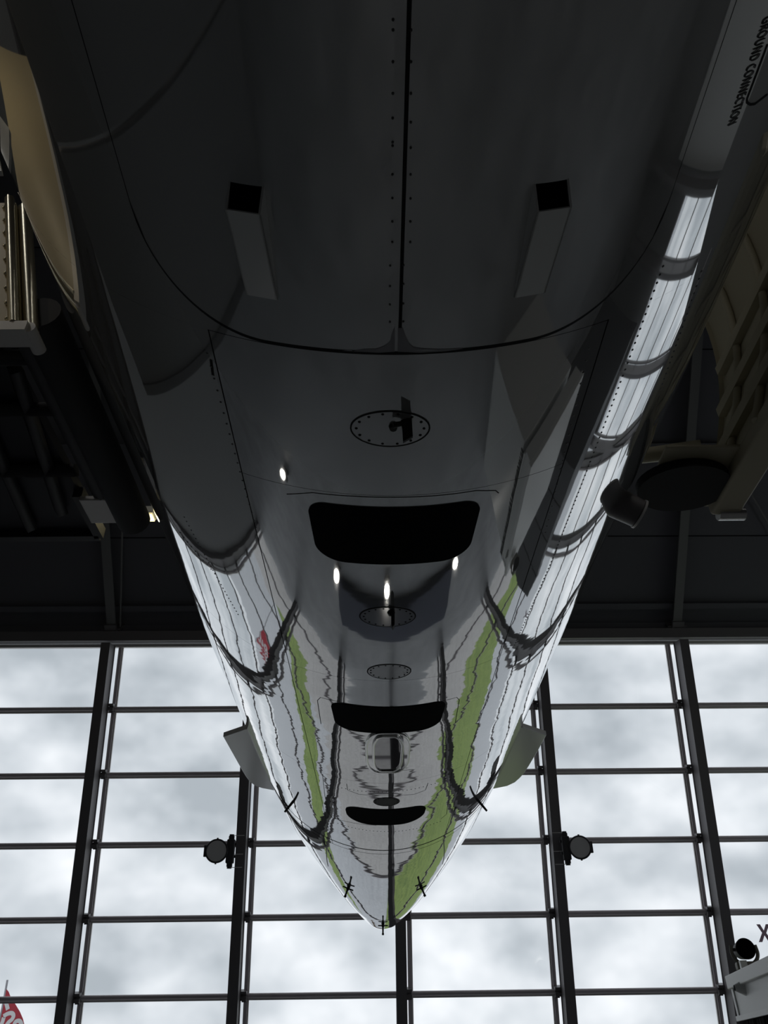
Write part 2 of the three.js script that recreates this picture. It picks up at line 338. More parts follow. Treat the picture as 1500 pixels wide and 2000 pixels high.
// panel breaks taken from the seams in the photograph
const thL = (pick(400, 640)[1] + pick(500, 1030)[1] + pick(610, 1480)[1]) / 3, thR = (pick(1160, 640)[1] + pick(1060, 1050)[1] + pick(945, 1400)[1]) / 3;
const D1 = keelD(692), D2 = keelD(968), D3 = keelD(1330), D4 = keelD(1530), D5 = keelD(1668);
const G = 0.0022;                                  // half a seam
const gt = (D) => G / Math.max(0.3, radAt(D));
part('aft_skin', shell(-6.5, D1, -Math.PI, Math.PI, 0.05), M.paint);
const rings = [[D1, D2], [D2, D3], [D3, D4], [D4, D5]];
rings.forEach(([a, b], i) => {
  const g = i ? 0.001 : G, t = gt(a);
  part('belly_panel', shell(a + g, b - 0.001, thL + t, thR - t, 0.014), M.paint);
  const gs = i > 1 ? 0.001 : 0, ge = i > 0 ? 0.001 : 0;
  part('side_panel', shell(a + gs, b - ge, -Math.PI * 0.75, thL - t, 0.017), M.paint);
  part('side_panel', shell(a + gs, b - ge, thR + t, Math.PI * 0.75, 0.017), M.paint);
  part('upper_panel', shell(a + g, b - 0.001, Math.PI * 0.75, Math.PI * 1.25, 0.08), M.paint);
});
part('nose_cone', shell(D5 + 0.009, TIP, -Math.PI, Math.PI, 0.016), M.radome);
part('seam_backing', shell(-6.4, TIP - 0.4, -Math.PI, Math.PI, 0.07, -0.007, true), M.gap);
part('cone_seal', ribbon(Array.from({ length: 49 }, (_, i) => [D5 - 0.11, -1.9 + 3.8 * i / 48]), 0.02, 0.0008), M.gap);

// two gear doors, split on the keel, rounded forward corners, standing slightly proud
const thD = (Math.abs(pick(200, 225)[1]) + Math.abs(pick(1342, 250)[1])) / 2, DF = keelD(688), RC = 0.34;
function gearDoor(s) {
  const gapT = 0.0035 / 1.4, arc = (u) => gapT + (thD - gapT) * u;
  const front = (th) => { const e = (thD - th) * 1.4; return DF - 0.008 - (e < RC ? RC - Math.sqrt(Math.max(0, RC * RC - (RC - e) ** 2)) : 0); };
  const back = -3.5, nu = 44, nv = 60;
  const D = (u, v) => back + (front(arc(u)) - back) * Math.pow(v, 0.7);
  const geo = gridGeo(nu, nv, (u, v) => hull(D(u, v), s * arc(u), 0.005), (u, v) => bareNormal(D(u, v), s * arc(u)));
  const col = [];
  const p = geo.attributes.position;
  for (let j = 0; j <= nv; j++) for (let i = 0; i <= nu; i++) col.push(1, 1, 1);
  const d = part('gear_door', geo, M.paint);
  const rim = gridGeo(1, 80, (u, v) => { const th = arc(v); return hull(front(th), s * th, 0.005 - 0.005 * u); }, (u, v) => bareNormal(front(arc(v)), s * arc(v)));
  sub('door_edge', rim, M.gap, d);
  return d;
}
const doorL = gearDoor(-1), doorR = gearDoor(1);
// rubber seal in the gap round the doors
{
  const pts = [];
  const front = (th) => { const e = (thD - Math.abs(th)) * 1.4; return DF - (e < RC ? RC - Math.sqrt(Math.max(0, RC * RC - (RC - e) ** 2)) : 0); };
  pts.push([-3.4, -thD - 0.002]); pts.push([-1, -thD - 0.002]);
  for (let i = 0; i <= 60; i++) { const u = -1 + 2 * i / 60, th = Math.sign(u) * thD * (1 - Math.pow(1 - Math.abs(u), 1.6)); pts.push([front(th), th]); }
  pts.push([-1, thD + 0.002]); pts.push([-3.4, thD + 0.002]);
  part('door_seal', ribbon(pts, 0.014, 0.0012), M.gap);
  part('door_seal', ribbon([[-3.4, 0], [DF, 0]], 0.009, 0.0056), M.gap);
}
// leaked oil stain on the doors beside the seam
function stain(s, list, off) {
  const shape = new THREE.Shape(list.map(([x, y]) => { const q = pick(x, y); return new THREE.Vector2(q[0], q[1]); }));
  const g = new THREE.ShapeGeometry(shape), p = g.attributes.position, n = g.attributes.normal;
  for (let i = 0; i < p.count; i++) { const D = p.getX(i), th = p.getY(i), v = hull(D, th, off), k = bareNormal(D, th); p.setXYZ(i, v.x, v.y, v.z); n.setXYZ(i, k.x, k.y, k.z); }
  return sub('oil_stain', face(g), M.stain, s);
}
M.stain = mat(lin(0.30, 0.30, 0.31), 0.12, 0.4, { clearcoat: 1, clearcoatRoughness: 0.03 });
stain(doorL, [[771, 684], [771, 636], [766, 648], [762, 664], [752, 672], [735, 679], [712, 679], [690, 683], [685, 680], [668, 682], [700, 684], [740, 686]], 0.0062);
stain(doorR, [[777, 684], [777, 638], [787, 637], [791, 652], [797, 665], [806, 675], [826, 678], [850, 679], [875, 679], [896, 677], [905, 678], [870, 683], [820, 686]], 0.0062);

// fasteners either side of the keel
{
  const dots = [];
  for (const [x, ys] of [[768, [36, 56, 118, 180, 228, 275, 282, 338, 384, 430, 470]], [803, [56, 118, 180, 236, 286, 338, 385, 430, 470]], [764, [516, 556, 592, 626]], [790, [515, 552, 590, 625]]])
    for (const y of ys) { const q = pick(x - 0.004 * y, y); const g = new THREE.CylinderGeometry(0.0026, 0.003, 0.002, 8); g.rotateX(Math.PI / 2); g.applyMatrix4(frameAt(q[0], q[1], 0.0065)); dots.push(g); }
  stuff(part('door_fasteners', merge(dots), M.fastener));
}
// rivet rows
{
  const dots = [], row = (x0, y0, x1, y1, stepM) => {
    const a = pick(x0, y0), b = pick(x1, y1), n = Math.max(1, Math.round(hull(...a).distanceTo(hull(...b)) / stepM));
    for (let i = 0; i <= n; i++) { const g = new THREE.SphereGeometry(0.0042, 6, 3, 0, Math.PI * 2, 0, Math.PI / 2); g.scale(1, 0.45, 1); g.rotateX(Math.PI / 2); g.applyMatrix4(frameAt(a[0] + (b[0] - a[0]) * i / n, a[1] + (b[1] - a[1]) * i / n, 0.0004)); dots.push(g); }
  };
  row(1295, 520, 1080, 1090, 0.028); row(1080, 1090, 1005, 1260, 0.03); row(1370, 530, 1290, 760, 0.03); row(420, 1120, 352, 1040, 0.03); row(465, 1200, 360, 1010, 0.03); row(405, 690, 500, 1030, 0.05); row(1150, 680, 1065, 1040, 0.05);
  row(660, 1537, 850, 1530, 0.03); row(660, 1608, 860, 1604, 0.03);
  stuff(part('rivet_rows', merge(dots), M.fastener));
}
// black rounded panels under the nose
function blackPanel(pyTop, pyBot, halfPx, pyAt, corner) {
  const Da = keelD(pyTop), Db = keelD(pyBot), hL = pick(760 - halfPx, pyAt), hR = pick(764 + halfPx, pyAt), h = (Math.abs(hL[1]) + Math.abs(hR[1])) / 2, L = Db - Da, R = radAt(Da), W = h * R * 2;
  const cf = corner * Math.min(1, 1), half = (v) => { const d = v * L, k = Math.min(d, L - d) / cf, big = d > L / 2; const kk = Math.min(1, (big ? (L - d) / (cf * 1.7) : k)); return (h - (1 - Math.sqrt(Math.max(0, 1 - (1 - kk) ** 2))) * (big ? 1.7 : 1) * cf / R) * (1 - 0.05 * v); };
  const geo = gridGeo(28, 40, (u, v) => { const t = 0.5 - 0.5 * Math.cos(Math.PI * v); return hull(Da + L * t, (u * 2 - 1) * half(t), 0.004); }, (u, v) => { const t = 0.5 - 0.5 * Math.cos(Math.PI * v); return bareNormal(Da + L * t, (u * 2 - 1) * half(t)); });
  return part('black_panel', geo, M.black);
}
blackPanel(991, 1101, 164, 1010, 0.07);
blackPanel(1381, 1431, 108, 1390, 0.08);
blackPanel(1581, 1611, 76, 1586, 0.12);

// round access covers with screws
function cover(px, py, rad, m, screws, asp = 1) {      // asp: length along the keel over width
  const q = pick(px, py), ring = [];
  for (let i = 0; i < 40; i++) { const a = i / 40 * Math.PI * 2; ring.push([q[0] + Math.cos(a) * rad * asp, q[1] + Math.sin(a) * rad / radAt(q[0])]); }
  const disc = new THREE.CircleGeometry(rad, 40), p = disc.attributes.position, n = disc.attributes.normal;
  for (let i = 0; i < p.count; i++) { const D = q[0] + p.getY(i) * asp, th = q[1] + p.getX(i) / radAt(q[0]), v = hull(D, th, 0.0015), k = bareNormal(D, th); p.setXYZ(i, v.x, v.y, v.z); n.setXYZ(i, k.x, k.y, k.z); }
  const c = part('access_cover', face(disc), m);
  sub('cover_rim', ribbon(ring, 0.005, 0.0022, true), M.gap, c);
  const dots = []; for (let i = 0; i < screws; i++) { const a = (i + 0.5) / screws * Math.PI * 2, g = new THREE.CylinderGeometry(0.004, 0.005, 0.002, 8); g.rotateX(Math.PI / 2); g.applyMatrix4(frameAt(q[0] + Math.cos(a) * rad * asp * 0.86, q[1] + Math.sin(a) * rad * 0.86 / radAt(q[0]), 0.002)); dots.push(g); }
  stuff(sub('screws', merge(dots), M.gap, c));
  return c;
}
M.coverGrey = mat(lin(0.40, 0.41, 0.41), 0.12, 0.35, { clearcoat: 1, clearcoatRoughness: 0.05 });
cover(762, 838, 0.122, M.paint, 14, 0.67);
cover(757, 1205, 0.125, M.coverGrey, 18, 0.78);
cover(760, 1312, 0.113, M.coverGrey, 16, 0.88);
cover(755, 1566, 0.10, M.marking, 12);

// blade aerials: foot, mast and a dark swept blade
function plate(pts, z, thick, m, name, parent) {   // plate standing across the keel at distance z, outline given as pixels
  const P = pts.map(([x, y]) => onDepth(x, y, -z)), s = new THREE.Shape(P.map((v) => new THREE.Vector2(v.x, v.y)));
  const g = new THREE.ExtrudeGeometry(s, { depth: thick, bevelEnabled: true, bevelSize: 0.002, bevelThickness: 0.002, bevelSegments: 1 }); g.translate(0, 0, -z - thick / 2);
  return sub(name, g, m, parent);
}
{
  const q = pick(768, 832), z = q[0] - 0.03;
  const foot = new THREE.CylinderGeometry(0.011, 0.014, 0.012, 20); foot.rotateX(Math.PI / 2); foot.applyMatrix4(frameAt(q[0], q[1], 0.008));
  const a = part('blade_aerial', foot, M.rubber);
  const A = onDepth(768, 831, -z), B = onDepth(790, 826, -z);
  sub('mast', cyl(0.0085, 0.008, [A.x, A.y, A.z], [B.x, B.y, B.z], 14), M.rubber, a);
  plate([[784, 823], [803, 817], [805, 853], [788, 863], [787, 838]], z, 0.008, M.rubber, 'blade', a);
}
{
  const q = pick(764, 1196), z = q[0] - 0.02;
  const foot = new THREE.CylinderGeometry(0.012, 0.018, 0.012, 20); foot.rotateX(Math.PI / 2); foot.applyMatrix4(frameAt(q[0], q[1], 0.008));
  const a = part('blade_aerial', foot, M.rubber);
  const A = onDepth(760, 1201, -z), B = onDepth(766, 1196, -z);
  sub('mast', cyl(0.008, 0.008, [A.x, A.y, A.z], [B.x, B.y, B.z], 12), M.rubber, a);
  plate([[765, 1196], [770, 1196], [770, 1222], [767, 1227], [765, 1222]], z, 0.03, M.rubber, 'blade', a);
}
// wedge-shaped outlets on the doors: dark mouth facing aft, tapering forward
function scoop(mouthPx, tipPx) {
  const a = pick(...mouthPx), b = pick(...tipPx), m = frameAt(a[0], a[1], 0.005), L = hull(...b).distanceTo(hull(...a)), w = 0.086, h = 0.042;
  const inv = m.clone().invert(), tip = hull(b[0], b[1], 0.005).applyMatrix4(inv), sh = tip.x / tip.y;   // lean of the outlet on the skin
  const lean = (g) => { const p = g.attributes.position; for (let i = 0; i < p.count; i++) p.setX(i, p.getX(i) + sh * p.getY(i)); g.computeVertexNormals(); g.applyMatrix4(m); return g; };
  const t = 0.005, c0 = 0.055, across = new THREE.Matrix4().makeBasis(new THREE.Vector3(0, 1, 0), new THREE.Vector3(0, 0, 1), new THREE.Vector3(1, 0, 0));
  const pull = (pts, x0, x1) => { const g = new THREE.ExtrudeGeometry(new THREE.Shape(pts.map(([y, zz]) => new THREE.Vector2(y, zz))), { depth: x1 - x0, bevelEnabled: false }); g.applyMatrix4(across); g.translate(x0, 0, 0); return g; };
  const side = [[0, -0.01], [L, -0.01], [L, 0.006], [c0, h]];
  const o = part('outlet_scoop', lean(merge([pull(side, -w / 2, -w / 2 + t), pull(side, w / 2 - t, w / 2), pull([[c0, h - t], [c0, h], [L, 0.006], [L, 0.001]], -w / 2, w / 2)])), M.scoop);
  sub('mouth', lean(pull([[0.004, -0.006], [c0 + 0.004, h - t], [c0 + 0.02, h - t - 0.004], [0.02, -0.006]], -w / 2 + t, w / 2 - t)), M.black, o);
  return o;
}
M.scoop = mat(lin(0.62, 0.63, 0.62), 0.25, 0.1, { clearcoat: 0.6, clearcoatRoughness: 0.1 });
scoop([481, 349], [514, 576]); scoop([1077, 344], [1032, 572]);

// fine panel outlines under the nose
for (const l of [[[627, 1414], [620, 1368], [626, 1362], [892, 1362], [897, 1367], [889, 1412]], [[677, 1531], [679, 1543], [700, 1551], [755, 1553], [810, 1551], [831, 1543], [836, 1529]], [[630, 1512], [634, 1550], [641, 1588], [650, 1597], [690, 1607], [735, 1612]], [[882, 1508], [878, 1545], [872, 1590], [860, 1600]], [[560, 965], [610, 962], [690, 969], [767, 971], [850, 968], [930, 958], [968, 958], [974, 963]], [[412, 702], [416, 733]]])
  part('panel_outline', ribbon(l.map(([x, y]) => pick(x, y)), l.length < 3 ? 0.009 : 0.004, 0.0008), M.gap);
for (const [x0, y0, x1, y1] of [[638, 1652, 641, 1692], [866, 1640, 864, 1688]]) part('lightning_strip', ribbon([pick(x0, y0), pick(x1, y1)], 0.01, 0.001), M.fastener);
// landing light with a polished frame
{
  const q = pick(757, 1471), m = frameAt(q[0], q[1], 0.002), w = 0.30, h = 0.60;
  const rr = (w, h, r) => { const s = new THREE.Shape(), k = h / w, N = 10, corner = (cx, cy, a0) => { for (let i = 0; i <= N; i++) { const a = a0 + Math.PI / 2 * i / N; s.lineTo(cx + r * Math.cos(a), (cy + r * Math.sin(a)) * k); } };   // rounded square drawn out along the keel
    const e = w / 2 - r; s.moveTo(w / 2, -e * k); corner(e, e, 0); corner(-e, e, Math.PI / 2); corner(-e, -e, Math.PI); corner(e, -e, Math.PI * 1.5); return s; };
  const ring = (w, h, r, t, d) => { const s = rr(w, h, r); s.holes.push(rr(w - 2 * t, h - 2 * t, Math.max(0.01, r - t))); const g = new THREE.ExtrudeGeometry(s, { depth: d, bevelEnabled: true, bevelSize: 0.003, bevelThickness: 0.003, bevelSegments: 2, curveSegments: 10 }); g.applyMatrix4(m); return g; };
  const base = rr(0.29, 0.80, 0.10), bg = new THREE.ExtrudeGeometry(base, { depth: 0.008, bevelEnabled: false, curveSegments: 12 }); bg.translate(0, 0, -0.006); bg.applyMatrix4(m);
  const o = part('landing_light', bg, M.paint);
  sub('outer_frame', ring(0.29, 0.80, 0.10, 0.010, 0.006), M.chrome, o);
  sub('inner_frame', ring(0.20, 0.70, 0.065, 0.012, 0.012), M.chrome, o);
  const lg = new THREE.ExtrudeGeometry(rr(0.18, 0.66, 0.055), { depth: 0.006, bevelEnabled: false, curveSegments: 10 }); lg.applyMatrix4(m);
  sub('lens', lg, M.darkGlass, o);
}
// strakes on both sides of the nose
function strake(pts, H) {
  const P = pts.map(([x, y]) => onHeight(x, y, H)); const s = new THREE.Shape(P.map((v) => new THREE.Vector2(v.x, v.z)));
  const g = new THREE.ExtrudeGeometry(s, { depth: 0.03, bevelEnabled: true, bevelSize: 0.004, bevelThickness: 0.006, bevelSegments: 2, curveSegments: 8 }); g.rotateX(Math.PI / 2); g.translate(0, H + 0.03, 0);
  return part('strake', g, M.strake);
}
const strH = EYE + 2.38;
strake([[437, 1438], [481, 1423], [520, 1424], [570, 1543], [538, 1543], [512, 1538], [500, 1534], [490, 1527], [482, 1517], [474, 1504]], strH);
strake([[1066, 1435], [1021, 1420], [980, 1421], [930, 1540], [965, 1539], [990, 1534], [1005, 1527], [1014, 1519], [1023, 1509], [1032, 1495], [1050, 1465]], strH);

// air data probes
function probe(px, py, len, m = M.marking) {       // mast standing off the skin with a small cross tube
  const q = pick(px, py), f = frameAt(q[0], q[1]), to = (x, y, z) => new THREE.Vector3(x, y, z).applyMatrix4(f).toArray();
  const o = part('air_data_probe', merge([cyl(0.012, 0.009, to(0, 0, -0.02), to(0, 0.02, len), 12), cyl(0.02, 0.02, to(0, 0, 0.001), to(0, 0, 0.006), 16), cyl(0.014, 0.014, to(0, 0.02, len - 0.02), to(0, 0.02, len), 10)]), m);
  sub('cross_tube', merge([cyl(0.007, 0.007, to(-0.06, 0.01, 0.02), to(0.06, 0.01, 0.02), 10), cyl(0.017, 0.017, to(0, 0.01, 0.005), to(0, 0.01, 0.035), 10)]), m, o);
  return o;
}
probe(681, 1731, 0.11); probe(822, 1730, 0.11); probe(748, 1804, 0.12);
function vane(px, py, dx, dy) { const q = pick(px, py), A = hull(q[0], q[1], 0), n = bareNormal(...q), d = onDepth(px + dx, py + dy, A.z); return part('airflow_vane', cyl(0.012, 0.009, A.toArray(), d.toArray(), 10), M.marking); }
vane(572, 1566, -16, 20); vane(931, 1560, 20, 24);

// stencil on the right hand side and the hatch beside it
const font = await new FontLoader().loadAsync('fonts/droid/droid_sans_bold.typeface.json'), fontR = await new FontLoader().loadAsync('fonts/droid/droid_sans_regular.typeface.json');
{
  const a = pick(1492, 34), b = pick(1421, 246), len = b[0] - a[0];
  const t = new TextGeometry('GROUND CONNECTION', { font: fontR, size: 0.032, depth: 0.001, curveSegments: 3, bevelEnabled: false }); t.computeBoundingBox();
  const k = len / t.boundingBox.max.x, p = t.attributes.position, n = t.attributes.normal;
  for (let i = 0; i < p.count; i++) { const D = a[0] + p.getX(i) * k, th = a[1] + (b[1] - a[1]) * (p.getX(i) * k / len) + p.getY(i) / 1.4, v = hull(D, th, 0.001 + p.getZ(i)), q = bareNormal(D, th); p.setXYZ(i, v.x, v.y, v.z); n.setXYZ(i, q.x, q.y, q.z); }
  part('stencil_lettering', t, M.marking);
  const hp = [[1499, 86], [1479, 140], [1459, 193], [1459, 200], [1465, 204], [1474, 203], [1499, 184]].map(([x, y]) => pick(x, y)).filter(Boolean);
  part('hatch_seam', ribbon(hp, 0.006, 0.0012), M.gap);
}
// open service door on the right hand side: parallel to the hull, held outboard on its arms
{
  const H0 = EYE + 2.45, x0 = 1.80, Da = 1.55, Db = 3.32, N = 14;
  // curved leaf: lower edge tucked in, bulging outward to mid height
  const prof = (v) => [x0 + 0.36 * Math.sin(v * 1.75), H0 + 1.55 * v];
  const sheet = (off, d0, d1, v0, v1) => gridGeo(10, N, (u, v) => { const w = v0 + (v1 - v0) * v, [x, y] = prof(w), e = 0.18, D = d0 + (d1 - d0) * u; return new THREE.Vector3(x + off, y, -D); }, () => new THREE.Vector3(off > 0 ? 1 : -1, -0.3, 0).normalize());
  const leaf = part('service_door', sheet(0.0, Da, Db, 0.0, 1), M.primer);
  sub('outer_skin', sheet(0.13, Da, Db, -0.02, 1), M.paint, leaf);
  sub('lower_rim', rbox(0.16, 0.09, Db - Da + 0.06, 0.02, x0 + 0.06, H0 - 0.02, -(Da + Db) / 2), M.primer, leaf);
  for (const D of [Da, Db]) sub('edge_rim', gridGeo(1, N, (u, v) => { const [x, y] = prof(v); return new THREE.Vector3(x - 0.03 + u * 0.17, y, -D); }, () => new THREE.Vector3(0, 0, D === Da ? 1 : -1)), M.primer, leaf);
  for (const D of [Da + 0.36, Da + 0.75, Da + 1.12, Da + 1.5]) sub('rib', merge(Array.from({ length: 10 }, (_, i) => { const [x, y] = prof(i / 10), [x1, y1] = prof((i + 1) / 10); return cyl(0.022, 0.022, [x - 0.02, y, -D], [x1 - 0.02, y1, -D], 8); })), M.primer, leaf);
  for (const v of [0.16, 0.4, 0.62]) { const [x, y] = prof(v); sub('stringer', box(0.05, 0.06, Db - Da - 0.08, x - 0.03, y, -(Da + Db) / 2), M.primer, leaf); }
  sub('foot_plate', rbox(0.42, 0.02, 0.50, 0.008, x0 - 0.17, H0 + 0.02, -(Db - 0.20)), M.primer, leaf);
  const oval = new THREE.CylinderGeometry(0.24, 0.24, 0.05, 30); oval.scale(1, 1, 0.8); oval.translate(x0 - 0.22, H0 - 0.02, -(Db - 0.18)); sub('hinge_cover', oval, M.rubber, leaf);
  sub('hinge_arm', cyl(0.05, 0.04, [x0 - 0.02, H0 + 0.3, -(Db - 0.1)], [1.32, H0 + 0.35, -(Db + 0.05)], 14), M.primer, leaf);
  sub('roller', cyl(0.035, 0.035, [x0 + 0.02, H0 - 0.06, -(Db + 0.02)], [x0 + 0.16, H0 - 0.06, -(Db + 0.02)], 14), M.chrome, leaf);
}
// short drain tube ahead of the door
{
  const a = pick(1205, 985), A = hull(a[0], a[1], -0.05), B = onDepth(1247, 1003, A.z - 0.02);
  const o = part('drain_tube', cyl(0.075, 0.068, A.toArray(), B.toArray(), 20), M.steel); const C = onDepth(1251, 1005, A.z - 0.022);
  sub('tube_lip', cyl(0.073, 0.073, B.toArray(), C.toArray(), 20), M.steelLight, o);
}

// ------------------------------------------------------------------ boarding bridge docked on the left hand side
const bridge = tag(group('boarding_bridge'), 'dark boarding bridge with rubber bumper docked against the aircraft door', 'bridge');
{
  const H = EYE + 2.55, Df = 3.82;
  const corner = onHeight(196, 1041, H), far = onHeight(0, 1070, H);
  add('deck', box(3.2, 0.06, -2.06 - corner.z, corner.x - 1.6, H + 0.03, (corner.z - 2.06) / 2), M.deck, bridge);
  add('deck_lip', merge([box(3.2, 0.07, 0.05, corner.x - 1.6, H - 0.005, corner.z), box(0.05, 0.07, 0.4, corner.x, H - 0.005, corner.z + 0.2)]), M.deckBeam, bridge);
  // bumper along the hull
  const b0 = onHeight(262, 1018, H - 0.05), b1 = onHeight(75, 610, H - 0.05);
  add('bumper', cyl(0.09, 0.09, b0.toArray(), b1.toArray(), 18), M.rubber, bridge);
  const b2 = onHeight(222, 1005, H - 0.02), b3 = onHeight(45, 640, H - 0.02);
  add('edge_beam', cyl(0.055, 0.055, b2.toArray(), b3.toArray(), 8), M.deckBeam, bridge);
  for (const [x0, y0, x1, y1] of [[120, 1000, 30, 720], [60, 1030, -60, 760]]) { const p = onHeight(x0, y0, H - 0.02), q = onHeight(x1, y1, H - 0.02); add('joist', cyl(0.04, 0.04, p.toArray(), q.toArray(), 4), M.deckBeam, bridge); }
  for (const y of [700, 800, 920]) { const p = onHeight(0, y, H - 0.02), q = onHeight(150, y, H - 0.02); add('cross_beam', cyl(0.045, 0.045, [p.x - 1.5, p.y, p.z], [Math.min(q.x, b0.x - 0.1), p.y, p.z], 4), M.deckBeam, bridge); }
  const f = onHeight(225, 1012, H - 0.06); add('corner_plate', rbox(0.24, 0.03, 0.22, 0.008, f.x - 0.02, f.y, f.z + 0.08), M.steelLight, bridge);
  // end panel of the canopy, facing the camera, with a riveted metal edge
  const z = -2.0, pt = (x, y) => onDepth(x, y, z);
  const A = pt(41, 640), B = pt(31, 396), s = new THREE.Shape([new THREE.Vector2(A.x, A.y), new THREE.Vector2(B.x, B.y), new THREE.Vector2(B.x - 2.2, B.y), new THREE.Vector2(A.x - 2.4, A.y)]);
  const g = new THREE.ExtrudeGeometry(s, { depth: 0.05, bevelEnabled: false }); g.translate(0, 0, z - 0.05);
  const panel = add('canopy_panel', g, M.beige, bridge);
  add('edge_trim', merge([cyl(0.022, 0.022, [A.x - 0.02, A.y, z + 0.02], [B.x - 0.02, B.y, z + 0.02], 6), cyl(0.03, 0.03, [A.x + 0.03, A.y, z - 0.03], [B.x + 0.03, B.y, z - 0.03], 8)]), M.trim, panel);
  add('lower_rail', box(2.4, 0.05, 0.09, A.x - 1.16, A.y - 0.025, z - 0.01), M.steelLight, panel);
  add('rail_end', cyl(0.028, 0.028, [A.x + 0.04, A.y - 0.02, z + 0.02], [A.x + 0.04, A.y - 0.02, z - 0.1], 16), M.steelLight, panel);
  const rv = []; for (let i = 0; i < 9; i++) { const t = (i + 0.5) / 9, g2 = new THREE.SphereGeometry(0.011, 8, 6); g2.translate(A.x + (B.x - A.x) * t - 0.05, A.y + (B.y - A.y) * t, z + 0.006); rv.push(g2); }
  stuff(add('rivets', merge(rv), M.trim, panel));
}
// small bright work lamp between the bumper and the hull, and the corner of a notice board
{
  const P = onHeight(291, 1010, EYE + 2.75), l = tag(group('work_lamp'), 'small bright yellow work lamp between bridge bumper and fuselage', 'lamp');
  l.position.copy(P);
  add('housing', rbox(0.07, 0.05, 0.09, 0.008, 0, 0.03, 0), M.white2, l);
  add('lens', box(0.055, 0.012, 0.075, 0, 0.0, 0), mat(lin(1, 0.9, 0.6), 0.4, 0, { emissive: lin(1, 0.86, 0.45), emissiveIntensity: 0.8 }), l);
  add('arm', cyl(0.012, 0.012, [0, 0.04, 0], [-0.3, 0.06, 0.1], 8), M.steel, l);
  const p = new THREE.PointLight(lin(1, 0.86, 0.5), 0.03); p.position.set(0, -0.05, 0); p.castShadow = true; p.name = 'lamp_light'; l.add(p);
  const a = onDepth(7, 344, -1.5), b = onDepth(-1, 308, -1.5), s = new THREE.Shape([new THREE.Vector2(a.x, a.y), new THREE.Vector2(b.x, b.y), new THREE.Vector2(b.x - 0.4, b.y), new THREE.Vector2(a.x - 0.4, a.y)]);
  const g = new THREE.ExtrudeGeometry(s, { depth: 0.02, bevelEnabled: false }); g.translate(0, 0, -1.5); add('notice_board', g, M.white2, bridge);
}
// warm lamp in the bridge mouth
{
  const P = [-3.1, EYE + 3.25, -0.9];
  const l = tag(group('bulkhead_lamp'), 'small warm lamp under the boarding bridge roof beside canopy panel', 'lamp');
  add('housing', cyl(0.11, 0.09, [P[0], P[1] + 0.02, P[2]], [P[0], P[1] + 0.12, P[2]], 20), M.housing, l);
  add('bulb', new THREE.SphereGeometry(0.07, 20, 14).translate(...P), mat(lin(1, 0.8, 0.45), 0.5, 0, { emissive: lin(1, 0.72, 0.34), emissiveIntensity: 2 }), l);
  const p = new THREE.PointLight(lin(1, 0.84, 0.58), 0.6); p.position.set(P[0], P[1] - 0.1, P[2]); p.castShadow = true; p.name = 'lamp_light'; l.add(p);
}

// ------------------------------------------------------------------ things on and beyond the front wall
function floodlight(i, s, label) {                 // round drum on a bracket at the side of a post
  const o = tag(group('floodlight'), label, 'floodlight', 'round floodlights on the window posts');
  const u = postU[i], py = s < 0 ? 1662 : 1655, px = s < 0 ? 423 : 1133, t = facPoint(u, 0, 0.5);
  // intersect the pixel with the plane just inside the posts
  const d = ray(px, py), org = new THREE.Vector3(0, EYE, 0), pl = facPoint(0, 0, 0.62), k = pl.clone().sub(org).dot(fI) / d.dot(fI), C = org.clone().addScaledVector(d, k);
  o.position.copy(C); o.lookAt(new THREE.Vector3(C.x * 0.6, EYE + 1.0, 0)); o.scale.setScalar(0.78);
  const drum = new THREE.CylinderGeometry(0.205, 0.17, 0.26, 40); drum.rotateX(Math.PI / 2); drum.translate(0, 0, -0.13);
  add('drum', drum, M.housing, o);
  const rim = new THREE.TorusGeometry(0.198, 0.017, 10, 44); add('rim', rim, M.housing, o);
  const lens = new THREE.CylinderGeometry(0.185, 0.185, 0.012, 40); lens.rotateX(Math.PI / 2); add('lens', lens, M.lens, o);
  for (const a of [0, 1, 2, 3]) { const g = box(0.03, 0.03, 0.04, 0, 0.215, -0.01); g.rotateZ(a * Math.PI / 2); add('clip', g, M.housing, o); }
  add('side_lug', box(0.05, 0.2, 0.1, s * 0.215, 0, -0.05), M.housing, o);
  const x = -s * 0.255;
  add('yoke', merge([rbox(0.15, 0.42, 0.16, 0.02, x, -0.0, -0.08), box(0.10, 0.54, 0.10, x, 0, -0.08), cyl(0.045, 0.045, [x, 0.25, -0.08], [x, 0.30, -0.08], 12), cyl(0.045, 0.045, [x, -0.30, -0.08], [x, -0.25, -0.08], 12), box(0.04, 0.05, 0.06, x - s * 0.09, 0.12, -0.06), box(0.04, 0.05, 0.06, x - s * 0.09, -0.09, -0.06)]), M.housing, o);
  for (const y of [0.28, -0.05, -0.28]) add('strap', cyl(0.006, 0.006, [x, y, -0.08], [x - s * 0.24, y + 0.005, -0.10], 6), M.steelLight, o);
  return o;
}
floodlight(3, -1, 'round black floodlight with its yoke on its right, fixed to window post');
floodlight(5, 1, 'round black floodlight with its yoke on its left, fixed to window post');

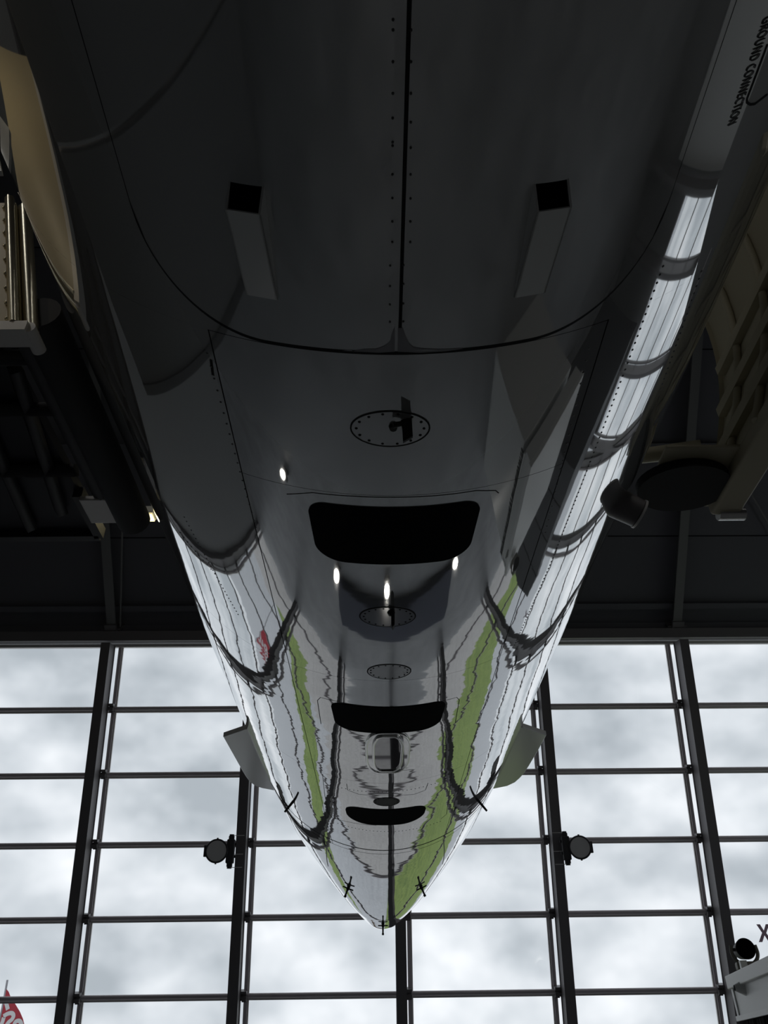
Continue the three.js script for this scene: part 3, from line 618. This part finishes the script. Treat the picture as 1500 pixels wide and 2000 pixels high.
// thin cable hanging beside the last post, and the letter on the glass
{
  const c = new THREE.CatmullRomCurve3([[1357, 1440], [1372, 1530], [1391, 1640], [1412, 1760], [1424, 1830], [1432, 1862]].map(([x, y]) => { const d = ray(x, y), k = facPoint(0, 0, 0.3).sub(new THREE.Vector3(0, EYE, 0)).dot(fI) / d.dot(fI); return new THREE.Vector3(0, EYE, 0).addScaledVector(d, k); }));
  tag(add('hanging_cable', new THREE.TubeGeometry(c, 40, 0.006, 6), mat(lin(0.12, 0.14, 0.3), 0.6)), 'thin blue cable hanging down beside the window post', 'cable');
  const t = new TextGeometry('X', { font, size: 0.24, depth: 0.004, bevelEnabled: false }); t.computeBoundingBox();
  const d = ray(1482, 1840), k = facPoint(0, 0, 0.01).sub(new THREE.Vector3(0, EYE, 0)).dot(fI) / d.dot(fI), P = new THREE.Vector3(0, EYE, 0).addScaledVector(d, k);
  t.applyMatrix4(new THREE.Matrix4().makeBasis(fU, fV, fI).setPosition(P));
  tag(add('window_letter', t, mat(lin(0.45, 0.37, 0.42), 0.95, 0, { transmission: 0.45, thickness: 0 })), 'dark mauve letter X stuck on the window pane', 'lettering');
}
// feather banner outside
{
  const z = -18.5, P = (x, y) => onDepth(x, y, z), o = tag(group('feather_flag'), 'red feather flag with white lettering standing outside the glass wall', 'flag');
  const top = P(14.5, 1914), base = P(-14, 2060);
  o.position.set(base.x, 0, base.z);
  const L = (v) => [v.x - base.x, v.y, v.z - base.z];
  const pole = new THREE.CatmullRomCurve3([[base.x, 0, z], [base.x, base.y * 0.6, z], P(1, 1985).toArray(), P(9, 1945).toArray(), top.toArray()].map((a) => new THREE.Vector3(a[0] - base.x, a[1], a[2] - base.z)));
  add('pole', new THREE.TubeGeometry(pole, 40, 0.022, 8), mat(lin(0.4, 0.4, 0.43), 0.5), o);
  const out = [[13, 1932], [17, 1937], [22, 1950], [30, 1961], [39, 1976], [45, 1990], [48, 2003], [49, 2030], [46, 2058], [-14, 2060], [-4, 2010], [3, 1975], [9, 1945]].map(([x, y]) => { const v = P(x, y); return new THREE.Vector2(v.x - base.x, v.y); });
  const s = new THREE.Shape(out), g = new THREE.ExtrudeGeometry(s, { depth: 0.012, bevelEnabled: false, steps: 1 });
  const cloth = add('cloth', g, mat(lin(0.55, 0.05, 0.075), 0.8, 0, { transmission: 0.25, thickness: 0 }), o);
  const whiteM = mat(lin(0.75, 0.75, 0.76), 0.8, 0, {});
  const stroke = (pts, w) => { const c = new THREE.CatmullRomCurve3(pts.map(([x, y]) => { const v = P(x, y); return new THREE.Vector3(v.x - base.x, v.y, 0.016); })), q = c.getPoints(24), N = 24; return gridGeo(1, N, (u, v) => { const i = Math.round(v * N), a = q[Math.max(0, i - 1)], b = q[Math.min(N, i + 1)], n = new THREE.Vector3(-(b.y - a.y), b.x - a.x, 0).normalize(); return q[i].clone().addScaledVector(n, (u - 0.5) * w); }, () => new THREE.Vector3(0, 0, 1)); };
  const w = 0.075;
  add('print', merge([stroke([[12, 1957], [14, 1964], [16, 1972]], w), stroke([[7, 1985], [16, 1980], [24, 1979], [27, 1984], [24, 1991], [18, 1996], [12, 2004]], w), stroke([[8, 1987], [6, 1994], [3, 2002]], w), stroke([[28, 2001], [32, 1995], [38, 1994], [42, 1999], [42, 2010], [36, 2018], [29, 2012], [28, 2001]], w)]), whiteM, cloth);
}
// white booth with overhanging lid beside the wall, its side face running towards the camera, and a spotlight on it
{
  const c = onDepth(1415, 1907, -7.5), yaw = -1.731, W = 2.6;
  const o = tag(group('white_booth'), 'white sheet metal booth with overhanging lid, round vent and black brush strip', 'booth');
  o.position.set(c.x, 0, c.z); o.rotation.y = yaw; o.updateMatrixWorld(true);
  const nrm = new THREE.Vector3(Math.sin(yaw), 0, Math.cos(yaw));
  const local = (x, y, off = 0) => { const d = ray(x, y), org = new THREE.Vector3(0, EYE, 0), k = c.clone().addScaledVector(nrm, off).sub(org).dot(nrm) / d.dot(nrm); return o.worldToLocal(org.addScaledVector(d, k)); };
  const top = c.y, lidH = 0.095, yB = local(1426, 1999, -0.03).y, mid = (top - lidH + yB) / 2, bh = top - lidH - yB;
  add('lid', rbox(W, lidH, 1.3, 0.008, W / 2, top - lidH / 2, -0.65), M.white2, o);
  add('body', rbox(W - 0.06, bh + 0.02, 1.24, 0.008, W / 2 + 0.03, mid + 0.01, -0.65), M.white, o);
  add('corner_strip', box(0.06, bh, 0.012, 0.065, mid, -0.026), M.white2, o);
  add('lower_body', rbox(W - 0.1, yB - 0.12, 1.16, 0.008, W / 2 + 0.03, (yB - 0.12) / 2, -0.65), M.white, o);
  const br = []; for (let i = 0; i < 110; i++) { const x = 0.05 + i * (W - 0.1) / 110; br.push(cyl(0.009, 0.004, [x, yB + 0.005, -0.03], [x + (rnd() - 0.5) * 0.02, yB - 0.13, -0.03 + rnd() * 0.02], 5)); }
  stuff(add('brush_strip', merge(br), M.bristle, o));
  add('brush_backing', box(W - 0.08, 0.035, 0.04, W / 2 + 0.02, yB + 0.015, -0.02), M.white2, o);
  const v = local(1453, 1929, -0.03), cone = new THREE.CylinderGeometry(0.022, 0.055, 0.07, 24); cone.rotateX(Math.PI / 2); cone.translate(v.x, v.y, 0.005); const vn = add('round_vent', cone, M.white2, o);
  const hole = new THREE.CylinderGeometry(0.02, 0.02, 0.004, 20); hole.rotateX(Math.PI / 2); hole.translate(v.x, v.y, 0.041); add('vent_hole', hole, M.black, vn);
  const t = local(1453, 1888, -0.06); add('tag_plate', box(0.05, 0.07, 0.05, t.x, top + 0.03, -0.06), M.white2, o);

  const l = tag(group('spotlight'), 'round dark spotlight in a grey U bracket on the white booth', 'spotlight');
  const q = onDepth(1456, 1853, -7.2); l.position.copy(q); l.lookAt(2.2, 2.4, 0); l.scale.setScalar(0.62);
  const dr = new THREE.CylinderGeometry(0.125, 0.10, 0.24, 36); dr.rotateX(Math.PI / 2); dr.translate(0, 0, -0.11); add('drum', dr, M.lampBody, l);
  const ln = new THREE.CylinderGeometry(0.118, 0.118, 0.01, 36); ln.rotateX(Math.PI / 2); ln.translate(0, 0, 0.012); add('lens', ln, M.black, l);
  const pts = []; for (let i = 0; i <= 20; i++) { const a = Math.PI + Math.PI * i / 20; pts.push(new THREE.Vector3(0.165 * Math.cos(a), 0.165 * Math.sin(a) * 0.9 - 0.03, -0.08)); }
  pts.unshift(new THREE.Vector3(-0.155, 0.05, -0.08)); pts.push(new THREE.Vector3(0.155, 0.05, -0.08));
  const cu = new THREE.CatmullRomCurve3(pts); add('bracket', new THREE.TubeGeometry(cu, 40, 0.024, 8), M.bracketGrey, l);
  const drop = (q.y - top) / 0.62 - 0.165;
  add('foot', rbox(0.30, drop, 0.14, 0.03, 0, -0.14 - drop / 2, -0.08), M.bracketGrey, l);
  add('pivot', cyl(0.02, 0.02, [-0.16, 0, -0.08], [0.16, 0, -0.08], 10), M.lampBody, l);
}
// stair tower under the boarding bridge: stands outside the frame, mirrored in the left side of the belly
{
  const o = tag(group('stair_tower'), 'dark panelled stair tower standing on the floor below the boarding bridge', 'stair tower');
  const H = EYE + 2.2;
  for (let i = 0; i < 4; i++) add('panel', rbox(0.06, H, 1.6, 0.01, -2.62, H / 2, -2.75 + i * 1.64), M.tower, o);
  for (let i = 0; i < 2; i++) add('panel', rbox(1.5, H, 0.06, 0.01, -3.42 - i * 1.54, H / 2, -3.58), M.tower, o);
  for (const [x, z] of [[-2.62, -3.58], [-5.75, -3.58], [-2.62, 3.0], [-5.75, 3.0]]) add('corner_post', box(0.1, H, 0.1, x, H / 2, z), M.deckBeam, o);
}
// hall lamps hung from the high roof behind the camera
{
  for (const [x, z, what] of [[-4.6, 1.2, 'stair tower'], [4.2, 1.2, 'belly of the aircraft'], [7.4, -1.0, 'pale wall panel'], [-4.6, 7, 'back left corner'], [4.2, 7, 'back right corner']]) {
    const o = tag(group('hall_lamp'), 'long white panel lamp hung from the hall roof near the ' + what, 'lamp', 'panel lamps under the hall roof'); o.position.set(x, 10, z);
    add('body', rbox(0.7, 0.1, 1.5, 0.02, 0, 0.06, 0), M.white2, o);
    add('diffuser', box(0.6, 0.012, 1.4, 0, 0.004, 0), mat(lin(1, 1, 1), 0.6, 0, { emissive: lin(1, 0.98, 0.94), emissiveIntensity: 1.5 }), o);
    for (const dz of [-0.6, 0.6]) add('cable', cyl(0.006, 0.006, [0, 0.1, dz], [0, FAC.h + (Math.min(2, z + dz) + FAC.D) * Math.tan(0.757) - 10.35, dz], 6), M.steel, o);
    const r = new THREE.RectAreaLight(lin(1, 0.98, 0.95), 7, 0.6, 1.4); r.position.set(0, -0.02, 0); r.rotation.x = -Math.PI / 2; r.name = 'lamp_light'; o.add(r);
  }
}
// exhibit block in the front right corner of the hall and a low pavilion outside, both mirrored in the nose
{
  const o = tag(group('exhibit_block'), 'long dark exhibit block on the hall floor behind the white booth', 'exhibit');
  for (let i = 0; i < 4; i++) add('cabinet', rbox(3.8, 2.8, 0.98, 0.02, 7.5, 1.4, -8.8 - i * 1.0), M.deck, o);
  add('plinth', box(3.9, 0.1, 4.1, 7.5, 0.05, -10.3), M.rubber, o);
}
{
  const o = tag(group('pavilion'), 'low brown brick pavilion at the end of the path outside', 'building'); o.position.set(-1.5, 0, -44);
  add('wall', box(2.6, 2.4, 3, 0, 1.2, -1.5), mat(lin(0.16, 0.115, 0.08), 0.9), o);
  add('roof', box(3.0, 0.18, 3.4, 0, 2.48, -1.5), M.steel, o);
  for (const x of [-0.7, 0.7]) { const w = add('window', box(0.7, 0.9, 0.06, x, 1.5, 0.02), M.white, o); add('window_glass', box(0.58, 0.78, 0.02, x, 1.5, 0.06), M.darkGlass, w); }
}
// low display stage and floor lamps ahead of the nose wheel (seen mirrored in the belly)
{
  tag(add('display_stage', rbox(4.2, 0.12, 1.7, 0.03, 0.3, 0.06, -10.6), mat(lin(0.02, 0.026, 0.055), 0.8)), 'low dark blue display stage on the hall floor below the nose', 'stage');
  for (const [x, z] of [[-3.4, -8.0], [-1.75, -9.5], [2.4, -9.6], [0, -9.2], [3.65, -7.5]]) {
    const o = tag(group('floor_lamp'), 'small black spot lamp on the hall floor aimed up at the belly', 'lamp', 'spot lamps on the hall floor'); o.position.set(x, 0, z);
    add('base', new THREE.CylinderGeometry(0.09, 0.1, 0.03, 24).translate(0, 0.015, 0), M.housing, o);
    const can = add('can', new THREE.CylinderGeometry(0.10, 0.08, 0.26, 28, 1, true).rotateX(Math.PI / 2 - 0.45).translate(0, 0.16, 0), M.housing, o);
    add('lens', new THREE.CylinderGeometry(0.09, 0.09, 0.02, 28).translate(0, 0.08, 0).rotateX(Math.PI / 2 - 0.45).translate(0, 0.16, 0), mat(lin(1, 0.96, 0.9), 0.4, 0, { emissive: lin(1, 0.95, 0.88), emissiveIntensity: 3 }), can);
    const p = new THREE.SpotLight(lin(1, 0.95, 0.88), 0.25, 0, 0.6, 0.6); p.position.set(0, 0.23, 0.14); p.target.position.set(0, 0.23 + 0.48, 1.14); p.castShadow = true; p.shadow.radius = 4; p.name = 'lamp_light'; o.add(p); o.add(p.target);
  }
}

renderer.render(scene, camera);
